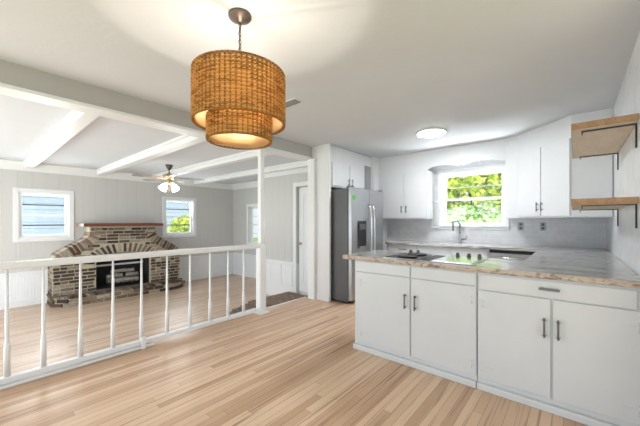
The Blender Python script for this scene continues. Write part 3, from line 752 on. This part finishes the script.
# back run
BF = 4.89
u4 = thing('base_cabinet', 'long white base cabinet under the sink left of the dishwasher', 'cabinet', (-1.9, BF, 0), 'white base cabinets under the countertop')
box('body', 'cab', -2.58, -.95, BF, BY-.002, .0, .8445, u4)
xs = [-2.56, -2.02, -1.48, -.96]
for i in range(3):
    dd = door(u4, xs[i]+.008, xs[i+1]-.008, BF, .09, .66); q = door(u4, xs[i]+.008, xs[i+1]-.008, BF, .68, .83, 'drawer')
    if i == 0: pull(q, (xs[i]+xs[i+1])/2+.02, BF-.013, .765, .15, False)
    pull(dd, xs[i+1]-.06, BF-.013, .55, .12)
dwsh = thing('dishwasher', 'stainless dishwasher with a black control strip under the back counter', 'dishwasher', (-.65, BF, 0))
box('tub', 'steel_dark', -.945, -.36, BF, BY-.002, .0, .8445, dwsh)
box('front_panel', 'steel', -.94, -.365, BF-.03, BF-.001, .10, .795, dwsh, .004)
box('control_strip', 'black', -.94, -.365, BF-.025, BF-.001, .80, .84, dwsh)
MB().tube([(-.90, BF-.031, .74), (-.89, BF-.06, .74), (-.41, BF-.06, .74), (-.40, BF-.031, .74)], .009, 8).build('handle', 'mirror', dwsh)

# ---------------------------------------------------------------- countertop
ct = thing('countertop', 'streaked grey granite countertop wrapping the peninsula and back wall', 'countertop', (-.7, 3.0, .865))
T0, T1 = .8655, .905
m = MB(); m.prism([(-1.795, 2.475), (RX-.003, 2.475), (RX-.003, 4.84), (-.34, 4.84), (-.34, 3.17), (-1.795, 3.17)], T0, T1)
m.build('peninsula_top', 'granite', ct, .003)
MB().box(-2.59, RX-.003, 4.841, BY-.002, T0-.02, T1-.02).build('back_top', 'granite', ct, .003)
# rough chiselled front edge
m = MB(); n = 150
def rough_edge(p0, p1, nrm):
    vs = []; fs = []
    for i in range(n+1):
        t = i/n; x = p0[0]+(p1[0]-p0[0])*t; y = p0[1]+(p1[1]-p0[1])*t
        for j, (o_, z) in enumerate(((0, T1), (.006, T1-.002), (.013, T1-.012), (.015, T1-.024), (.010, T0+.004), (0, T0))):
            k = 0 if j in (0, 5) else random.uniform(-.003, .003); vs.append((x+nrm[0]*(o_+k), y+nrm[1]*(o_+k), z+(random.uniform(-.0015, .0015) if 0 < j < 5 else 0)))
    for i in range(n):
        for j in range(5): a = i*6+j; fs.append((a, a+6, a+7, a+1))
        a = i*6; fs.append((a, a+5, a+11, a+6))
    m.add(vs, fs)
rough_edge((-1.795, 2.475), (RX-.003, 2.475), (0, -1)); rough_edge((-1.795, 3.17), (-1.795, 2.475), (-1, 0))
e = m.build('chiselled_edge', 'granite_edge', ct); e['label'] = 'rough chiselled tan and brown stone edge'

# ---------------------------------------------------------------- cooktop
ck = thing('cooktop', 'built-in electric cooktop set into the peninsula counter', 'cooktop', (-.98, 2.8, T1))
m = MB(); m.box(-1.38, -.60, 2.53, 3.09, T1+.0005, T1+.008); m.build('frame', 'mirror', ck, .003)
box('coil_side', 'bglass', -1.36, -1.03, 2.555, 3.0, T1+.0085, T1+.011, ck)
box('griddle_side', 'mirror', -.93, -.62, 2.555, 3.0, T1+.0085, T1+.012, ck)
m = MB()
for i in range(4): m.box(-1.018+i*.02, -1.006+i*.02, 2.56, 2.98, T1+.0085, T1+.012)
m.build('vent_grille', 'black', ck)
m = MB()
for cy_ in (2.67, 2.89):
    for r in (.025, .045, .065, .085): m.tube([(-1.195+r*math.cos(2*PI*j/28), cy_+r*math.sin(2*PI*j/28), T1+.0165) for j in range(28)], .005, 6, closed=True)
m.build('burner_coil', 'black', ck)
for x in (-1.33, -1.25, -.86, -.76, -.67):
    MB().lathe([(.021, T1+.0085), (.021, T1+.014), (.016, T1+.016), (.015, T1+.038), (.012, T1+.041)], x, 3.05, 16).build('knob', 'steel_dark', ck)

# ---------------------------------------------------------------- faucet, outlets
fc = thing('faucet', 'chrome pull-down kitchen faucet standing under the window', 'faucet', (-1.47, 5.33, T1-.02))
zb = T1-.0195
MB().lathe([(.028, zb), (.028, zb+.01), (.018, zb+.02), (.018, zb+.16)], -1.47, 5.33, 16).build('body', 'steel', fc)
MB().tube([(-1.47, 5.33, zb+.15), (-1.47, 5.33, zb+.31), (-1.485, 5.315, zb+.355), (-1.51, 5.29, zb+.37), (-1.54, 5.26, zb+.36), (-1.555, 5.245, zb+.33), (-1.555, 5.245, zb+.20)], .016, 10).build('spout', 'steel', fc)
MB().tube([(-1.45, 5.33, zb+.06), (-1.37, 5.31, zb+.07), (-1.35, 5.305, zb+.13)], .010, 8).build('lever', 'steel', fc)
for x, lab in ((-.63, 'grey outlet plate on the backsplash nearer the window'), (-.36, 'grey outlet plate on the backsplash nearer the right corner')):
    o = thing('wall_outlet', lab, 'outlet', (x, BY, 1.17), 'outlets on the backsplash')
    box('plate', 'outlet', x-.037, x+.037, BY-.008, BY-.001, 1.11, 1.23, o, .003)
    m = MB(); m.box(x-.016, x+.016, BY-.0105, BY-.0083, 1.125, 1.16); m.box(x-.016, x+.016, BY-.0105, BY-.0083, 1.18, 1.215); m.build('socket', 'steel_dark', o)

# ---------------------------------------------------------------- upper cabinets and soffit
UF = 5.10; UB = 1.29
ul = thing('upper_cabinet', 'white two-door upper cabinet between the refrigerator and the window', 'cabinet', (-2.4, UF, UB), 'upper cabinets around the kitchen')
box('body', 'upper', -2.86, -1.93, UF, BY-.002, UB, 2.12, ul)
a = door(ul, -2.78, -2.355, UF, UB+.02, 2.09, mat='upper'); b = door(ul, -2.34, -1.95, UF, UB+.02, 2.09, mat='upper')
pull(a, -2.39, UF-.013, UB+.17, .12); pull(b, -2.30, UF-.013, UB+.17, .12)
of = thing('upper_cabinet', 'white two-door cabinet above the refrigerator', 'cabinet', (-2.9, 4.2, 1.79), 'upper cabinets around the kitchen')
box('body', 'upper', -3.178, -2.905, 3.662, 4.90, 1.79, 2.44, of)
def doorx(parent, y0, y1, xf, z0, z1): return box('door', 'upper', xf+.001, xf+.019, y0, y1, z0, z1, parent, .004)
a = doorx(of, 3.69, 4.16, -2.905, 1.81, 2.17); b = doorx(of, 4.175, 4.60, -2.905, 1.81, 2.17)
for y, pr in ((4.12, a), (4.215, b)):
    m = MB(); m.box(-2.862, -2.854, y-.006, y+.006, 1.83, 1.95); m.box(-2.886, -2.862, y-.005, y+.005, 1.85, 1.86); m.box(-2.886, -2.862, y-.005, y+.005, 1.92, 1.93); m.build('handle', 'pull', pr, .002)
box('vent_panel', 'vent', -2.904, -2.892, 4.66, 4.86, 1.80, 2.25, of)
struct(box('wall_kitchen', 'white', -3.178, -2.865, 4.902, BY-.002, 0, CZ-.001), 'white wall return beside the refrigerator', 'wall')
# soffit over the left cabinets and window, with the scalloped valance
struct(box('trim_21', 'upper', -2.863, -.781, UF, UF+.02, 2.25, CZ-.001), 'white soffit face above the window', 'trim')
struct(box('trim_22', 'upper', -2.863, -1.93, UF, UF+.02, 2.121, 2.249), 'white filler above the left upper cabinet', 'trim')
vp = [(-1.93, 2.25), (-1.93, 2.07)]
pts = []
for i in range(61):
    t = i/60
    if t < .42: z = 2.13+.05*math.sin(PI*t/.42)**.7
    elif t < .50: z = 2.13+.045*math.sin(PI*(t-.42)/.08)
    else: z = 2.125+.065*math.sin(PI*(t-.5)/.5)**.7 if t < 1 else 2.125
    pts.append((-1.929+1.147*t, z))
va = MB().prism([(x, z) for x, z in pts]+[(-.782, 2.249), (-1.929, 2.249)], UF, UF+.02, 'y').build('valance', 'upper')
tag(va, 'white scalloped wooden valance board over the kitchen window', 'valance')
# right upper: angled corner cabinet then a blank end panel
cu = thing('upper_cabinet', 'white angled corner upper cabinet with two doors right of the window', 'cabinet', (-.3, 4.7, UB), 'upper cabinets around the kitchen')
P0, P1, P2, P3 = (-.78, UF), (-.62, 5.02), (-.035, 4.43), (RX-.002, 4.43)
MB().prism([P1, P2, P3, (RX-.002, BY-.002), (-.78, BY-.002), P0], UB, CZ-.001).build('body', 'upper', cu)
dv = Vector((P2[0]-P1[0], P2[1]-P1[1], 0)); LL = dv.length; dv.normalize(); ang = math.atan2(dv.y, dv.x)
m4 = Matrix.Translation((P1[0], P1[1], 0)) @ Matrix.Rotation(ang, 4, 'Z')
for x0, x1, hx in ((.03, .415, .385), (.427, LL-.004, .457)):
    q = MB().box(x0, x1, -.019, -.001, UB+.02, 2.19, m4).build('door', 'upper', cu, .004)
    m = MB(); m.box(hx-.006, hx+.006, -.051, -.043, UB+.08, UB+.2, m4); m.box(hx-.005, hx+.005, -.043, -.019, UB+.1, UB+.11, m4); m.box(hx-.005, hx+.005, -.043, -.019, UB+.17, UB+.18, m4); m.build('handle', 'pull', q, .002)
box('end_panel', 'upper', -.02, RX-.012, 4.414, 4.429, UB+.01, 2.38, cu, .002)

# ---------------------------------------------------------------- open shelves with brackets
for z, lab, s in ((1.893, 'upper wooden shelf on black brackets on the right wall', 'upper'), (1.362, 'lower wooden shelf on black brackets on the right wall', 'lower')):
    sh = thing('wall_shelf', lab, 'shelf', (RX, 3.4, z), 'open shelves on the right wall')
    box('board', 'shelf', -.02, RX-.002, 2.77, 4.06, z, z+.042, sh, .002)
    e = MB().box(-.022, RX-.002, 2.766, 2.7695, z-.001, z+.043).box(-.0225, -.0205, 2.7695, 4.06, z-.001, z+.043).build('edge_band', 'shelf_edge', sh); e['label'] = 'darker brown edge facing the kitchen'
    for y in (2.86, 3.98):
        m = MB(); m.box(.04, RX-.002, y-.015, y+.015, z-.006, z-.0005); m.box(.034, .04, y-.015, y+.015, z-.026, z-.0005); m.box(RX-.008, RX-.002, y-.015, y+.015, z-.16, z-.006)
        m.build('bracket', 'black', sh)

# ---------------------------------------------------------------- outside
struct(MB().box(-30, 20, -20, 30, -.9, -.8).build('ground', 'grass'), 'grass outside the house', 'ground')
def shrub(name, label, cx, cy, cz, rx, ry, rz, n, mat, size=.09, trunk=True):
    r = thing(name, label, 'tree', (cx, cy, -.8), 'trees outside the windows')
    m = MB()
    for i in range(n):
        u = Vector((random.gauss(0, 1), random.gauss(0, 1), random.gauss(0, 1))).normalized()*random.uniform(.45, 1)**.6
        p = Vector((cx+u.x*rx, cy+u.y*ry, cz+u.z*rz)); s = size*random.uniform(.6, 1.3)
        q = Matrix.Rotation(random.uniform(0, 6.28), 4, 'Z') @ Matrix.Rotation(random.uniform(-1.2, 1.2), 4, 'X') @ Matrix.Rotation(random.uniform(0, 6.28), 4, 'Y')
        vs = [p+q @ Vector(v) for v in ((-s, 0, 0), (-.2*s, -.42*s, .05*s), (s, 0, 0), (-.2*s, .42*s, .05*s))]
        m.add(vs, [(0, 1, 2, 3)])
    m.build('foliage', mat, r)
    MB().tube([(cx, cy, -.8), (cx+.05, cy, cz*.4), (cx-.05, cy+.05, cz)], .05, 8, radii=[.08, .06, .03]).build('trunk', 'bark', r)
shrub('tree', 'yellow-green leafy tree seen through the middle of the kitchen window', -2.2, 9.0, 2.3, 1.3, .8, 1.3, 2600, 'leafA', .12)
shrub('tree', 'mid-green tree low behind the kitchen window', -1.7, 7.6, 1.0, 1.1, .5, .65, 1800, 'leafB', .09)
shrub('tree', 'russet and pale leafy tree at the upper right of the kitchen window', -1.2, 10.5, 3.4, 1.6, .9, 1.3, 2200, 'leafC', .14)
shrub('tree', 'pale leafy tree at the left of the kitchen window', -4.2, 10.5, 2.6, 1.3, .9, 1.9, 2000, 'leafB', .13)
shrub('tree', 'bright green shrub outside the window right of the fireplace', -10.4, 5.1, .75, .6, .75, .75, 1500, 'leafA', .09)
nh = thing('house', 'pale blue sided house next door beyond the family-room windows', 'house', (-13, 4, -.8))
box('siding_wall', 'siding', -13.2, -13, -3, 9.5, -.8, 3.0, nh)
box('eave', 'white', -13.3, -12.5, -3.2, 9.7, 3.0, 3.15, nh)
